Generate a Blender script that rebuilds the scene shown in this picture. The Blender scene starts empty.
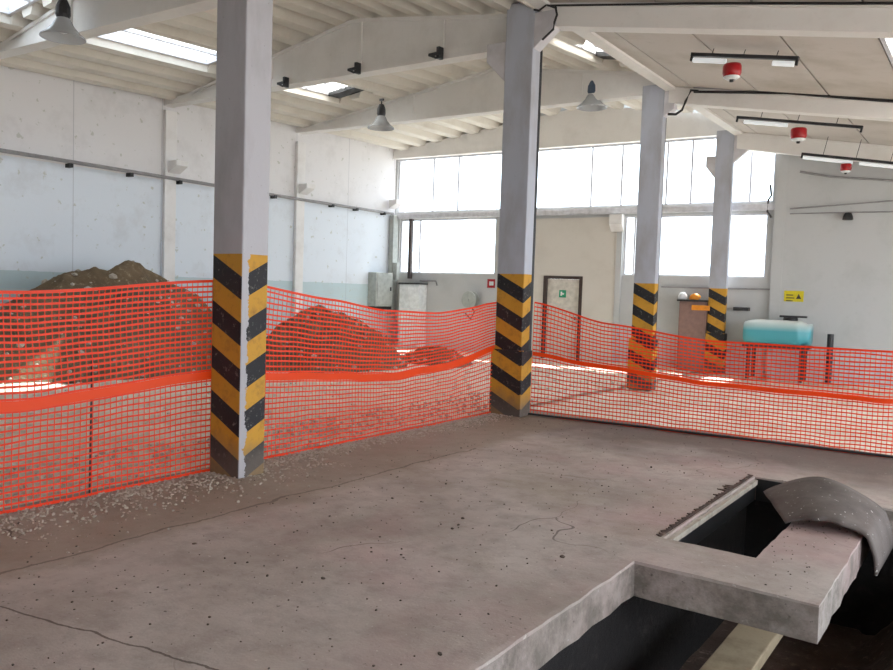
import bpy, bmesh, math, random
from mathutils import Vector, Matrix, noise
C = bpy.context.scene.collection
R = math.radians
random.seed(7)

# ------------------------------------------------------------------ camera
FPX, PITCH, ROLL, YAW = 790.04, .056, .0324, .6184
CAM = Vector((4.897, -4.158, 1.55))
F = Vector((-math.sin(YAW)*math.cos(PITCH), math.cos(YAW)*math.cos(PITCH), -math.sin(PITCH)))
r0 = Vector((math.cos(YAW), math.sin(YAW), 0)); u0 = r0.cross(F)
RT = math.cos(ROLL)*r0 + math.sin(ROLL)*u0
UP = -math.sin(ROLL)*r0 + math.cos(ROLL)*u0
cam = bpy.data.objects.new('camera', bpy.data.cameras.new('camera'))
C.objects.link(cam)
m = Matrix((RT, UP, -F)).transposed().to_4x4(); m.translation = CAM
cam.matrix_world = m
cam.data.sensor_width = 36; cam.data.lens = FPX*36/893
cam.data.shift_x = 5.5/893
cam.data.clip_start = .05
bpy.context.scene.camera = cam

# ------------------------------------------------------------------ mesh helpers
class MB:
    def __init__(s): s.v = []; s.f = []
    def add(s, vs, fs):
        n = len(s.v); s.v += [Vector(p) for p in vs]; s.f += [tuple(i+n for i in f) for f in fs]; return s
    def box(s, x0, x1, y0, y1, z0, z1, M=None):
        vs = [Vector((x, y, z)) for x in (x0, x1) for y in (y0, y1) for z in (z0, z1)]
        if M is not None: vs = [M @ v for v in vs]
        return s.add(vs, [(0,1,3,2),(4,6,7,5),(0,4,5,1),(2,3,7,6),(0,2,6,4),(1,5,7,3)])
    def prism(s, poly, fn):   # poly: 2D points ccw; fn(p, k) -> 3D, k = 0/1 end
        n = len(poly); vs = [fn(p, 0) for p in poly] + [fn(p, 1) for p in poly]
        fs = [tuple(range(n-1, -1, -1)), tuple(range(n, 2*n))] + [(i, (i+1) % n, n+(i+1) % n, n+i) for i in range(n)]
        return s.add(vs, fs)
    def tube(s, path, r, n=8, cap=True):
        path = [Vector(p) for p in path]; rings = []
        for i, p in enumerate(path):
            d = (path[min(i+1, len(path)-1)] - path[max(i-1, 0)]).normalized()
            a = d.orthogonal().normalized() if abs(d.z) > .9 else d.cross(Vector((0,0,1))).normalized()
            b = d.cross(a)
            rr = r[i] if isinstance(r, (list, tuple)) else r
            rings.append([p + rr*(math.cos(2*math.pi*k/n)*a + math.sin(2*math.pi*k/n)*b) for k in range(n)])
        fs = []
        for i in range(len(path)-1):
            for k in range(n): fs.append((i*n+k, i*n+(k+1) % n, (i+1)*n+(k+1) % n, (i+1)*n+k))
        if cap: fs += [tuple(range(n-1, -1, -1)), tuple(range((len(path)-1)*n, len(path)*n))]
        return s.add([v for q in rings for v in q], fs)
    def lathe(s, prof, c=(0,0,0), n=24, M=None):   # prof: (r, z)
        vs = []; c = Vector(c)
        for r, z in prof:
            for k in range(n):
                v = Vector((r*math.cos(2*math.pi*k/n), r*math.sin(2*math.pi*k/n), z))
                vs.append((M @ v if M is not None else v) + c)
        fs = [(i*n+k, i*n+(k+1) % n, (i+1)*n+(k+1) % n, (i+1)*n+k) for i in range(len(prof)-1) for k in range(n)]
        return s.add(vs, fs)
    def build(s, name, mat, parent=None, smooth=False, bevel=0, loc=None, solid=0):
        me = bpy.data.meshes.new(name); L = Vector(loc) if loc is not None else None
        me.from_pydata([tuple(v-L) if L is not None else tuple(v) for v in s.v], [], s.f)
        bm = bmesh.new(); bm.from_mesh(me); bmesh.ops.recalc_face_normals(bm, faces=bm.faces); bm.to_mesh(me); bm.free()
        o = bpy.data.objects.new(name, me); C.objects.link(o); me.materials.append(mat)
        if L is not None: o.location = L
        if smooth:
            for p in me.polygons: p.use_smooth = True
        if bevel:
            b = o.modifiers.new('b', 'BEVEL'); b.width = bevel; b.segments = 2; b.limit_method = 'ANGLE'
        if solid:
            b = o.modifiers.new('s', 'SOLIDIFY'); b.thickness = solid; b.offset = 0
        if parent: o.parent = parent; 
        if parent and L is None: o.matrix_parent_inverse = Matrix.Translation(parent.location).inverted() if parent.type == 'EMPTY' else Matrix()
        return o
def empty(name, loc, label=None, cat=None, group=None):
    o = bpy.data.objects.new(name, None); C.objects.link(o); o.location = loc; o.empty_display_size = .1
    o.matrix_world = Matrix.Translation(Vector(loc))
    return tag(o, label, cat, group)
def tag(o, label=None, cat=None, group=None, kind=None):
    if label: o['label'] = label
    if cat: o['category'] = cat
    if group: o['group'] = group
    if kind: o['kind'] = kind
    return o
def struct(o): o['kind'] = 'structure'; return o
def copy_tree(o, parent=None):
    c = o.copy(); C.objects.link(c)
    if parent: c.parent = parent; c.matrix_parent_inverse = o.matrix_parent_inverse.copy()
    for ch in list(o.children): copy_tree(ch, c)
    return c

# ------------------------------------------------------------------ materials
def srgb(r, g, b):
    f = lambda c: (c/255/12.92 if c/255 <= .04045 else ((c/255+.055)/1.055)**2.4)
    return (f(r), f(g), f(b), 1)
class NM:
    def __init__(s, name):
        s.m = bpy.data.materials.new(name); s.m.use_nodes = True; s.t = s.m.node_tree; s.n = s.t.nodes
        s.b = s.n['Principled BSDF']; s.out = s.n['Material Output']
    def new(s, t, **k):
        n = s.n.new(t)
        for a, v in k.items(): setattr(n, a, v)
        return n
    def link(s, a, b): s.t.links.new(a, b)
    def val(s, sock, v):
        if hasattr(v, 'is_linked') or isinstance(v, bpy.types.NodeSocket): s.link(v, sock)
        else: sock.default_value = v
    def math(s, op, a, b=0, c=0):
        n = s.new('ShaderNodeMath', operation=op)
        s.val(n.inputs[0], a); s.val(n.inputs[1], b)
        if len(n.inputs) > 2: s.val(n.inputs[2], c)
        return n.outputs[0]
    def coord(s):
        if not hasattr(s, '_c'): s._c = s.new('ShaderNodeTexCoord').outputs['Object']
        return s._c
    def xyz(s):
        if not hasattr(s, '_x'):
            n = s.new('ShaderNodeSeparateXYZ'); s.link(s.coord(), n.inputs[0]); s._x = n.outputs
        return s._x
    def noise(s, scale, detail=4, rough=.55, stretch=None, seed=0):
        n = s.new('ShaderNodeTexNoise'); mp = s.new('ShaderNodeMapping')
        s.link(s.coord(), mp.inputs[0]); mp.inputs['Location'].default_value = (seed*3.1, seed*1.7, seed)
        if stretch: mp.inputs['Scale'].default_value = stretch
        s.link(mp.outputs[0], n.inputs['Vector'])
        n.inputs['Scale'].default_value = scale; n.inputs['Detail'].default_value = detail; n.inputs['Roughness'].default_value = rough
        return n.outputs['Fac']
    def ramp(s, fac, lo, hi):
        n = s.new('ShaderNodeMapRange'); n.clamp = True
        s.link(fac, n.inputs[0]); n.inputs[1].default_value = lo; n.inputs[2].default_value = hi
        return n.outputs[0]
    def mix(s, fac, a, b):
        n = s.new('ShaderNodeMix', data_type='RGBA'); s.val(n.inputs[0], fac); s.val(n.inputs[6], a); s.val(n.inputs[7], b)
        return n.outputs[2]
    def bump(s, h, strength=.3, dist=.01):
        n = s.new('ShaderNodeBump'); s.link(h, n.inputs['Height']); n.inputs['Strength'].default_value = strength; n.inputs['Distance'].default_value = dist
        s.link(n.outputs[0], s.b.inputs['Normal'])
    def done(s, col, rough=.7, metal=0):
        s.val(s.b.inputs['Base Color'], col); s.val(s.b.inputs['Roughness'], rough); s.b.inputs['Metallic'].default_value = metal
        return s.m
def plain(name, c, rough=.6, metal=0, var=.12, sc=9):
    k = NM(name); n = k.noise(sc); d = tuple(x*(1-var*2) for x in c[:3])+(1,)
    return k.done(k.mix(k.ramp(n, .35, .7), c, d), rough, metal)
def paint(name, c, dirt, amt=.35, sc=2.2, rough=.75, bump=.25):
    k = NM(name)
    a = k.ramp(k.noise(sc, 6, .62), .48, .78); b = k.ramp(k.noise(sc*9, 5, .7, seed=2), .6, .75)
    f = k.math('MULTIPLY', k.math('ADD', a, k.math('MULTIPLY', b, .6)), amt)
    k.bump(k.noise(sc*14, 6, .7, seed=4), bump, .006)
    return k.done(k.mix(f, c, dirt), rough)

M = {}
M['wall_white'] = paint('white_plaster', srgb(232,230,230), srgb(186,180,174), .4)
M['beam'] = paint('painted_concrete_beam', srgb(234,231,228), srgb(192,186,178), .35, 1.6)
M['roof'] = paint('ribbed_roof_paint', srgb(220,214,204), srgb(176,166,152), .5, 1.2)
M['roof_flat'] = paint('flat_roof_panel', srgb(200,192,185), srgb(156,146,130), .7, .9)
M['wall_grey'] = paint('grey_wall_plaster', srgb(192,193,194), srgb(160,164,162), .45, 1.2)
M['wall_warm'] = paint('cream_wall', srgb(214,208,200), srgb(188,180,170), .4, 1.2)
M['frame'] = plain('window_frame_paint', srgb(222,222,228), .5)
M['pipe'] = plain('grey_pipe', srgb(150,148,150), .45)
M['dark'] = plain('dark_metal', srgb(48,48,52), .5)
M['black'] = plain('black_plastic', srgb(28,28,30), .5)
M['cable'] = plain('black_cable', srgb(40,38,40), .6)
M['steel'] = plain('galvanised_steel', srgb(170,172,176), .35, .7)
M['white_gloss'] = plain('white_enamel', srgb(235,238,240), .3)
k = NM('fluorescent_tube'); k.b.inputs['Emission Color'].default_value = (.9,.96,1,1); k.b.inputs['Emission Strength'].default_value = .35
M['tubelit'] = k.done(srgb(235,240,244), .3)
M['red'] = plain('red_plastic', srgb(170,20,30), .35)
M['bluebody'] = plain('blue_grey_metal', srgb(70,86,108), .4)
M['yellow'] = plain('yellow_sign', srgb(226,208,40), .5)
M['greybox'] = plain('grey_cabinet', srgb(176,180,176), .5)
M['cream'] = plain('cream_paint', srgb(222,216,206), .5)
M['brownframe'] = plain('dark_brown_frame', srgb(72,58,54), .5)
M['brown'] = plain('brown_cabinet_paint', srgb(142,112,104), .6)
M['green'] = plain('green_sign', srgb(40,160,120), .5)
M['orange'] = plain('orange_plastic', srgb(240,150,40), .5)
M['wood'] = paint('old_plank_wood', srgb(178,160,132), srgb(110,92,70), .7, 5)
M['white_tank'] = None

# left wall: white above, pale blue band under the rail, teal dado, stains
k = NM('left_wall_paint'); x, y, z = k.xyz()
nz = k.math('MULTIPLY', k.math('SUBTRACT', k.noise(3), .5), .04)
zz = k.math('ADD', z, nz)
dado = k.math('LESS_THAN', zz, 1.66); mid = k.math('LESS_THAN', zz, 3.58)
base = k.mix(mid, srgb(228,226,228), srgb(222,229,238))
base = k.mix(dado, base, srgb(188,206,212))
st = k.math('MULTIPLY', k.ramp(k.noise(1.6, 7, .68), .52, .74), .28)
base = k.mix(st, base, srgb(176,172,172))
pk = k.math('MULTIPLY', k.ramp(k.noise(7, 3, .5, seed=5), .66, .7), .6)
base = k.mix(pk, base, srgb(180,182,170))
jw = k.math('FRACT', k.math('MULTIPLY', y, 1/1.83)); jl = k.math('MULTIPLY', k.math('LESS_THAN', jw, .008), .45)
base = k.mix(jl, base, srgb(140,140,150))
k.bump(k.noise(20, 6, .7), .3, .006)
M['wall_left'] = k.done(base, .8)

# slab concrete
k = NM('slab_concrete'); x, y, z = k.xyz()
n1 = k.ramp(k.noise(.9, 7, .62), .35, .68)
col = k.mix(n1, srgb(194,184,178), srgb(158,146,138))
mt = k.math('MULTIPLY', k.ramp(k.noise(5, 8, .72, seed=21), .46, .66), .45)
col = k.mix(mt, col, srgb(134,122,114))
pink = k.math('MULTIPLY', k.ramp(k.noise(.55, 5, .6, seed=3), .5, .68), .45)
col = k.mix(pink, col, srgb(182,142,142))
ol = k.math('MULTIPLY', k.ramp(k.noise(.7, 5, .6, seed=8), .54, .72), .5)
col = k.mix(ol, col, srgb(146,134,108))
# wet, dusty dark zone along the far edge of the slab
edge = k.ramp(k.math('ADD', y, k.math('MULTIPLY', k.noise(1.4, 5), 1.6)), 3.9, 5.0)
col = k.mix(k.math('MULTIPLY', edge, .85), col, srgb(96,86,80))
# rubble dust along the pillar row
ed2 = k.ramp(k.math('SUBTRACT', k.math('MULTIPLY', k.noise(1.7, 6, seed=5), .5), x), -.62, -.40)
col = k.mix(k.math('MULTIPLY', ed2, .6), col, srgb(138,126,108))
sp = k.ramp(k.noise(26, 3, .6, seed=1), .66, .74)
col = k.mix(k.math('MULTIPLY', sp, .8), col, srgb(62,54,50))
sp2 = k.ramp(k.noise(34, 2, .5, seed=6), .7, .75)
col = k.mix(k.math('MULTIPLY', sp2, .6), col, srgb(212,206,198))
vo = k.new('ShaderNodeTexVoronoi', feature='DISTANCE_TO_EDGE'); mp = k.new('ShaderNodeMapping')
wn = k.new('ShaderNodeTexNoise'); k.link(k.coord(), wn.inputs['Vector']); wn.inputs['Scale'].default_value = 1.3
va = k.new('ShaderNodeVectorMath', operation='MULTIPLY_ADD'); k.link(wn.outputs['Color'], va.inputs[0]); va.inputs[1].default_value = (1.1,1.1,0); k.link(k.coord(), va.inputs[2])
k.link(va.outputs[0], vo.inputs['Vector']); vo.inputs['Scale'].default_value = .3
cr = k.math('LESS_THAN', vo.outputs['Distance'], .0010)
cr = k.math('MULTIPLY', cr, k.ramp(k.noise(.8, 2, .5, seed=9), .45, .55))
col = k.mix(k.math('MULTIPLY', cr, .7), col, srgb(84,74,68))
wob = k.math('MULTIPLY', k.math('SUBTRACT', k.noise(2.2, 5), .5), .22)
jn = k.math('LESS_THAN', k.math('ABSOLUTE', k.math('ADD', k.math('SUBTRACT', x, .70), wob)), .011)
jn = k.math('MULTIPLY', jn, k.math('LESS_THAN', y, 2.4))
col = k.mix(k.math('MULTIPLY', jn, .6), col, srgb(92,80,70))
ck = k.math('ADD', k.math('SUBTRACT', k.math('ADD', y, 2.35), k.math('MULTIPLY', k.math('SUBTRACT', x, 1.26), .19)), k.math('MULTIPLY', wob, .6))
ck = k.math('MULTIPLY', k.math('LESS_THAN', k.math('ABSOLUTE', ck), .006), k.math('MULTIPLY', k.math('LESS_THAN', x, 2.7), k.math('GREATER_THAN', x, .8)))
col = k.mix(k.math('MULTIPLY', ck, .8), col, srgb(80,68,60))
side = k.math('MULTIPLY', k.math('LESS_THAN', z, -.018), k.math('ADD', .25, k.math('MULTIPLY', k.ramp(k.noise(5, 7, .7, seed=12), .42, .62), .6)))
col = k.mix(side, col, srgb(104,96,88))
h = k.math('ADD', k.noise(14, 8, .7), k.math('MULTIPLY', k.noise(60, 4, .6, seed=2), .4))
k.bump(h, .45, .012)
M['slab'] = k.done(col, .78)

def earth(name, a, b, c, bumpd=.03):
    k = NM(name)
    col = k.mix(k.ramp(k.noise(1.1, 7, .65), .35, .68), a, b)
    col = k.mix(k.ramp(k.noise(11, 6, .7, seed=3), .55, .68), col, c)
    k.bump(k.noise(16, 8, .75), .8, bumpd)
    return k.done(col, .95)
M['earth'] = earth('pale_rubble_ground', srgb(238,228,212), srgb(206,188,168), srgb(246,242,234))
M['mound'] = earth('dark_soil', srgb(124,104,78), srgb(90,74,56), srgb(150,134,110), .05)
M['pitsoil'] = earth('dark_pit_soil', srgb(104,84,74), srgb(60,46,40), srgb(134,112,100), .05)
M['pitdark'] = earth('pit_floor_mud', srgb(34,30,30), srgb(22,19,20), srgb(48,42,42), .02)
M['gravel'] = paint('gravel_stone', srgb(184,174,162), srgb(118,106,94), .8, 9)
M['palestone'] = paint('pale_stone', srgb(216,206,192), srgb(168,152,134), .6, 9)
M['pebble'] = paint('dark_pebble', srgb(92,80,72), srgb(60,52,48), .8, 9)
M['outside'] = plain('outside_yard', srgb(170,166,158), .9)
M['slabside'] = None

# warning stripes on pillars
def pillar_mat(name, top, strip, period=.366, k_=.5, paintc=srgb(184,182,188)):
    k = NM(name); x, y, z = k.xyz()
    d = k.math('ADD', k.math('ABSOLUTE', x), k.math('ABSOLUTE', y))
    v = k.math('SUBTRACT', z, k.math('MULTIPLY', d, k_))
    q = k.math('FRACT', k.math('ADD', k.math('MULTIPLY', k.math('SUBTRACT', top, v), 1/period), 20))
    isy = k.math('LESS_THAN', q, .5)
    yc = k.mix(k.ramp(k.noise(7, 6, .7), .5, .75), srgb(198,146,44), srgb(146,102,42))
    bc = k.mix(k.ramp(k.noise(22, 6, .75, seed=2), .58, .68), srgb(26,26,32), srgb(120,116,112))
    s = k.mix(isy, bc, yc)
    s = k.mix(k.math('MULTIPLY', k.ramp(k.noise(5, 7, .75, seed=6), .6, .7), .6), s, srgb(130,118,104))
    low = k.math('MULTIPLY', k.ramp(k.math('SUBTRACT', k.math('MULTIPLY', k.noise(4), .45), z), -.12, .15), .75)
    s = k.mix(low, s, srgb(104,94,86))
    conc = k.mix(k.ramp(k.noise(2.5, 7, .6, stretch=(1,1,.35)), .45, .72), paintc, srgb(160,157,161))
    conc = k.mix(k.math('MULTIPLY', k.ramp(z, 1.9, .0), .30), conc, srgb(140,132,128))
    conc = k.mix(k.math('MULTIPLY', k.ramp(k.noise(30, 3, .6, seed=3), .68, .74), .6), conc, srgb(130,126,130))
    below = k.math('LESS_THAN', z, top)
    if strip:   # the worn, unpainted arris on the right-hand face
        st = k.math('MULTIPLY', k.math('LESS_THAN', k.math('ADD', y, k.math('MULTIPLY', k.noise(9, 6, .75, seed=7), .16)), .145), k.math('GREATER_THAN', x, -.004))
        below = k.math('MULTIPLY', below, k.math('SUBTRACT', 1, st))
    k.bump(k.noise(30, 6, .7), .25, .005)
    return k.done(k.mix(below, conc, s), .65)
M['pillar_a'] = pillar_mat('striped_pillar_worn', 1.79, True)
M['pillar_b'] = pillar_mat('striped_pillar', 1.79, False, paintc=srgb(180,184,196))

# net plastic
k = NM('orange_net_plastic')
k.done(srgb(250,70,22), .45)
tr = k.new('ShaderNodeBsdfTranslucent'); tr.inputs[0].default_value = srgb(255,78,22)
mx = k.new('ShaderNodeMixShader'); mx.inputs[0].default_value = .35
k.link(k.b.outputs[0], mx.inputs[1]); k.link(tr.outputs[0], mx.inputs[2]); k.link(mx.outputs[0], k.out.inputs[0])
M['net'] = k.m
k = NM('orange_band_plastic'); k.done(srgb(255,88,20), .4)
tr = k.new('ShaderNodeBsdfTranslucent'); tr.inputs[0].default_value = srgb(255,100,20)
mx = k.new('ShaderNodeMixShader'); mx.inputs[0].default_value = .4
k.link(k.b.outputs[0], mx.inputs[1]); k.link(tr.outputs[0], mx.inputs[2]); k.link(mx.outputs[0], k.out.inputs[0])
M['band'] = k.m

# glass: clear pane, mostly transmitting
k = NM('window_glass')
tp = k.new('ShaderNodeBsdfTransparent'); tp.inputs[0].default_value = (.94,.96,.97,1)
gl = k.new('ShaderNodeBsdfGlossy'); gl.inputs[1].default_value = .08
mx = k.new('ShaderNodeMixShader'); mx.inputs[0].default_value = .06
k.link(tp.outputs[0], mx.inputs[1]); k.link(gl.outputs[0], mx.inputs[2]); k.link(mx.outputs[0], k.out.inputs[0])
M['glass'] = k.m
k = NM('frosted_glazing')
tl = k.new('ShaderNodeBsdfTranslucent'); tl.inputs[0].default_value = (.9,.9,.88,1); k.link(tl.outputs[0], k.out.inputs[0])
M['frost'] = k.m

# translucent tank: milky top, teal liquid below
k = NM('tank_plastic'); x, y, z = k.xyz()
f = k.ramp(z, .30, .50)
k.b.inputs['Subsurface Weight'].default_value = .0
M['white_tank'] = k.done(k.mix(f, srgb(80,164,176), srgb(226,232,228)), .35)

# sheet
k = NM('grey_felt_sheet')
col = k.mix(k.ramp(k.noise(3, 6, .65), .35, .7), srgb(112,102,98), srgb(80,72,68))
col = k.mix(k.ramp(k.noise(40, 2, .5, seed=3), .7, .73), col, srgb(200,196,190))
k.bump(k.noise(30, 5, .7), .4, .006)
M['sheet'] = k.done(col, .8)

# ------------------------------------------------------------------ far wall frame (slightly skewed in plan)
WX = -8.93
def fwy(X): return 12.9 + .066*(X+8.93)
ANG = math.atan(.066)
MF = Matrix.Translation((WX, 12.9, 0)) @ Matrix.Rotation(ANG, 4, 'Z')   # local x = along wall, y = outward, z up
CW = math.cos(ANG)
def L(X): return (X-WX)/CW      # world X -> distance along the wall

# ------------------------------------------------------------------ floors
XR = 3.21
def in_hole(x, y):
    if XR < x and -2.6 < y < .25: return True
    if 4.21 < x and .2 < y < 2.7: return True
    if 3.18 < x < 3.76 and .80 < y < 3.12: return True
    return False
xs = sorted(set([round(-.5+.1*i, 3) for i in range(90)] + [3.18, 3.21, 3.76, 4.21]))
xs = [a for a in xs if a not in (3.2, 3.8, 4.2)]
ys = sorted(set([round(-7+.1*i, 3) for i in range(123)] + [.25, .8, 3.12]))
ys = [a for a in ys if a not in (.2, .3, 3.1)]
def slab_mesh():
    b = MB(); idx = {}; TH = .21
    solid = {(i, j) for i in range(len(xs)-1) for j in range(len(ys)-1) if not in_hole((xs[i]+xs[i+1])/2, (ys[j]+ys[j+1])/2)}
    def P(i, j, k):
        if (i, j, k) not in idx:
            x, y = xs[i], ys[j]
            nb = [(a, c) in solid for a in (i-1, i) for c in (j-1, j)]
            e = not all(nb)
            n = noise.noise(Vector((x*5, y*5, k*3)))*.012
            z = (0 if k else -TH) + (noise.noise(Vector((x*1.3, y*1.3, 4)))*.006 if k else 0)
            if e: x += n; y += noise.noise(Vector((x*6, y*6, 9)))*.01; z -= abs(noise.noise(Vector((x*8, y*8, 2))))*.012 if k else 0
            idx[(i, j, k)] = len(b.v); b.v.append(Vector((x, y, z)))
        return idx[(i, j, k)]
    for (i, j) in solid:
        b.f.append((P(i,j,1), P(i+1,j,1), P(i+1,j+1,1), P(i,j+1,1)))
        b.f.append((P(i,j,0), P(i,j+1,0), P(i+1,j+1,0), P(i+1,j,0)))
        for di, dj, p, q in ((-1,0,(i,j),(i,j+1)), (1,0,(i+1,j+1),(i+1,j)), (0,-1,(i+1,j),(i,j)), (0,1,(i,j+1),(i+1,j+1))):
            if (i+di, j+dj) not in solid: b.f.append((P(*p,1), P(*p,0), P(*q,0), P(*q,1)))
    return b
slab = struct(slab_mesh().build('floor', M['slab']))

def ground(name, x0, x1, y0, y1, nx, ny, zf, mat, smooth=True):
    b = MB()
    for j in range(ny+1):
        for i in range(nx+1):
            x = x0+(x1-x0)*i/nx; y = y0+(y1-y0)*j/ny
            b.v.append(Vector((x, y, zf(x, y))))
    b.f = [(j*(nx+1)+i, j*(nx+1)+i+1, (j+1)*(nx+1)+i+1, (j+1)*(nx+1)+i) for j in range(ny) for i in range(nx)]
    return b.build(name, mat, smooth=smooth)
def rub(x, y):
    return -.02 + .035*noise.fractal(Vector((x*1.1, y*1.1, 0)), 1, 2.1, 5) - .04*(y > 5)*0
struct(ground('floor_rubble', -9.0, -.49, -7.3, 13.6, 110, 220, lambda x, y: min(rub(x, y), .03), M['earth']))
struct(ground('floor_far', -1.1, 9, 5.15, 14.2, 110, 110, lambda x, y: min(-.05+.5*rub(x, y), .0), M['earth']))
bpy.data.objects['floor_rubble'].name = 'floor.001'; bpy.data.objects['floor_far'].name = 'floor.002'
struct(MB().box(-60, 60, -60, 60, -1.75, -1.6).build('ground', M['outside']))
# pit
def pitz(x, y):
    t = max(0, min(1, (x-4.1)/.7)); t = t*t*(3-2*t)
    return -1.15 + .8*t + .12*noise.fractal(Vector((x*2.5, y*2.5, 0)), 1, 2, 5)
pf = MB()
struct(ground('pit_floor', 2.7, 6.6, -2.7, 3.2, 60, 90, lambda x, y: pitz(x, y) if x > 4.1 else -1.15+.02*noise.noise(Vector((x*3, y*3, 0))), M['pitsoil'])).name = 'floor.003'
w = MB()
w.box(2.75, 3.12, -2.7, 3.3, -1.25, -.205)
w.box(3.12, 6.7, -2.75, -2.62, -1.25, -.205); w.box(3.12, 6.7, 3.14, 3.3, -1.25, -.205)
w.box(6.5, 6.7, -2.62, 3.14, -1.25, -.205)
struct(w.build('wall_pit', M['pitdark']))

# ------------------------------------------------------------------ walls
def wall_panel(b, u0, u1, z0, z1, t, holes, M_):
    us = sorted({u0, u1} | {h[0] for h in holes} | {h[1] for h in holes}); zs = sorted({z0, z1} | {h[2] for h in holes} | {h[3] for h in holes})
    for i in range(len(us)-1):
        for j in range(len(zs)-1):
            cu = (us[i]+us[i+1])/2; cz = (zs[j]+zs[j+1])/2
            if any(h[0] < cu < h[1] and h[2] < cz < h[3] for h in holes): continue
            b.box(us[i], us[i+1], 0, t, zs[j], zs[j+1], M_)
struct(MB().box(WX-.25, WX, -7, 13.3, -.2, 6.6).build('wall_left', M['wall_left']))
struct(MB().box(WX, 9.2, -7.4, -7.2, -.2, 5.6).build('wall_rear', M['wall_grey']))

# window openings in the far wall, world X and Z
WIN = [(-9.12+.25, -.16, 3.64, 5.14), (-.16+.0, .80, 3.64, 5.14), (-8.42, -5.78, 2.0, 3.46), (-2.40, -.30, 2.04, 3.42), (-.02, .70, 2.04, 3.42)]
WIN = [(-8.88, .80, 3.64, 5.10), (-8.76, -5.78, 2.0, 3.46), (-2.42, .71, 2.04, 3.42)]
DOOR = (-4.33, -3.42, -.05, 1.93)
holes = [(L(a), L(b_), c, d) for a, b_, c, d in WIN+[DOOR]]
b = MB(); wall_panel(b, 0, L(1.05), -.2, 7.0, .22, holes, MF); struct(b.build('wall_far', M['wall_grey']))
b = MB(); b.box(L(1.05), L(9.2), -.12, .22, -.2, 7.0, MF); struct(b.build('wall_far.001', M['wall_grey']))
b = MB(); b.box(L(-5.1), L(-2.55), -.035, 0, -.05, 3.40, MF)
# cut the doorway out of the cream cladding
b = MB(); wall_panel(b, L(-5.1), L(-2.55), -.05, 3.40, -.035, [(L(DOOR[0]), L(DOOR[1]), -.05, DOOR[3])], MF)
struct(b.build('trim_1', M['wall_warm']))

def window(n, X0, X1, z0, z1, mull, rail=()):
    w_ = MB(); fr = .04; a, c = L(X0), L(X1); y0, y1 = .06, .09
    w_.box(a, c, y0, y1, z0, z0+fr, MF); w_.box(a, c, y0, y1, z1-fr, z1, MF)
    w_.box(a, a+fr, y0, y1, z0+fr, z1-fr, MF); w_.box(c-fr, c, y0, y1, z0+fr, z1-fr, MF)
    for X in mull: w_.box(L(X)-.020, L(X)+.020, y0, y1, z0+fr, z1-fr, MF)
    for z in rail: w_.box(a+fr, c-fr, y0, y1, z-.02, z+.02, MF)
    e = struct(empty('window_%d' % n, MF @ Vector(((a+c)/2, .08, z0))))
    bpy.context.view_layer.update()
    f = w_.build('window_frame', M['frame'], e)
    MB().box(a+fr, c-fr, .078, .082, z0+fr, z1-fr, MF).build('pane', M['glass'], e)
    return e
window(1, *WIN[0], [-7.74, -6.97, -4.9, -3.29, -2.55, -1.5, -.95, .3])
window(2, *WIN[1], [-8.12])
window(3, *WIN[2], [-2.18])
# long rail between upper and lower windows
e = MB().box(L(-8.93), L(.95), -.09, 0, 3.47, 3.60, MF).build('trim_2', M['frame']); struct(e)
# door
dr = struct(empty('door_1', MF @ Vector((L(-3.87), 0, -.04))))
b = MB(); a, c = L(DOOR[0]), L(DOOR[1])
b.box(a-.05, a+.03, -.055, .1, -.03, DOOR[3], MF); b.box(c-.03, c+.05, -.055, .1, -.03, DOOR[3], MF); b.box(a-.05, c+.05, -.055, .1, DOOR[3], DOOR[3]+.07, MF)
b.build('door_frame', M['brownframe'], dr)
b = MB(); b.box(a+.035, c-.035, .02, .07, -.02, DOOR[3]-.005, MF)
for z0 in (.15, 1.0): b.box(a+.17, c-.17, .01, .02, z0, z0+.7, MF)
leaf = b.build('door_leaf', M['cream'], dr)
b = MB(); b.box(c-.14, c-.11, -.02, .02, .95, 1.02, MF); b.box(c-.22, c-.11, -.03, -.015, .98, 1.0, MF); b.build('door_handle', M['dark'], leaf)
b = MB(); b.box(L(-3.98), L(-3.80), .004, .0095, 1.48, 1.66, MF)
sg = b.build('safety_sign', M['green']); tag(sg, 'small square green safety sign stuck on the cream door', 'sign')
ic = MB(); ic.box(L(-3.94), L(-3.90), .0005, .0035, 1.52, 1.62, MF); ic.box(L(-3.90), L(-3.85), .0005, .0035, 1.55, 1.59, MF); ic.build('pictogram', M['white_gloss'], sg)

# pilasters on the left wall, between the panels
for i, (y, lab) in enumerate([(1.9,'behind the earth heap and nearest the camera'), (5.65,'left of the nearest pillar'), (9.24,'just right of the nearest pillar')]):
    if i == 0: continue
    e = MB().box(WX, WX+.09, y-.13, y+.13, -.05, 4.95).build('wall_pilaster', M['wall_white'], bevel=.01)
    tag(e, 'shallow white pilaster on the left wall, '+lab, 'pilaster', 'pilasters on the left wall')

# small brackets (corbels) at rail height
for y, lab in [(5.72, 'left of the nearest striped pillar'), (9.3, 'between nearest pillar and the far corner'), (12.65, 'in the far left corner')]:
    e = MB().prism([(0,0),(.3,.14),(.3,.24),(0,.24)], lambda p, k_: (WX+.09+p[0]*.9, y-.14+.28*k_, 3.72+p[1])).build('crane_bracket', M['wall_white'], bevel=.008)
    tag(e, 'small white bracket above the pipe rail, '+lab, 'bracket', 'white brackets on the left wall')

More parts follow.
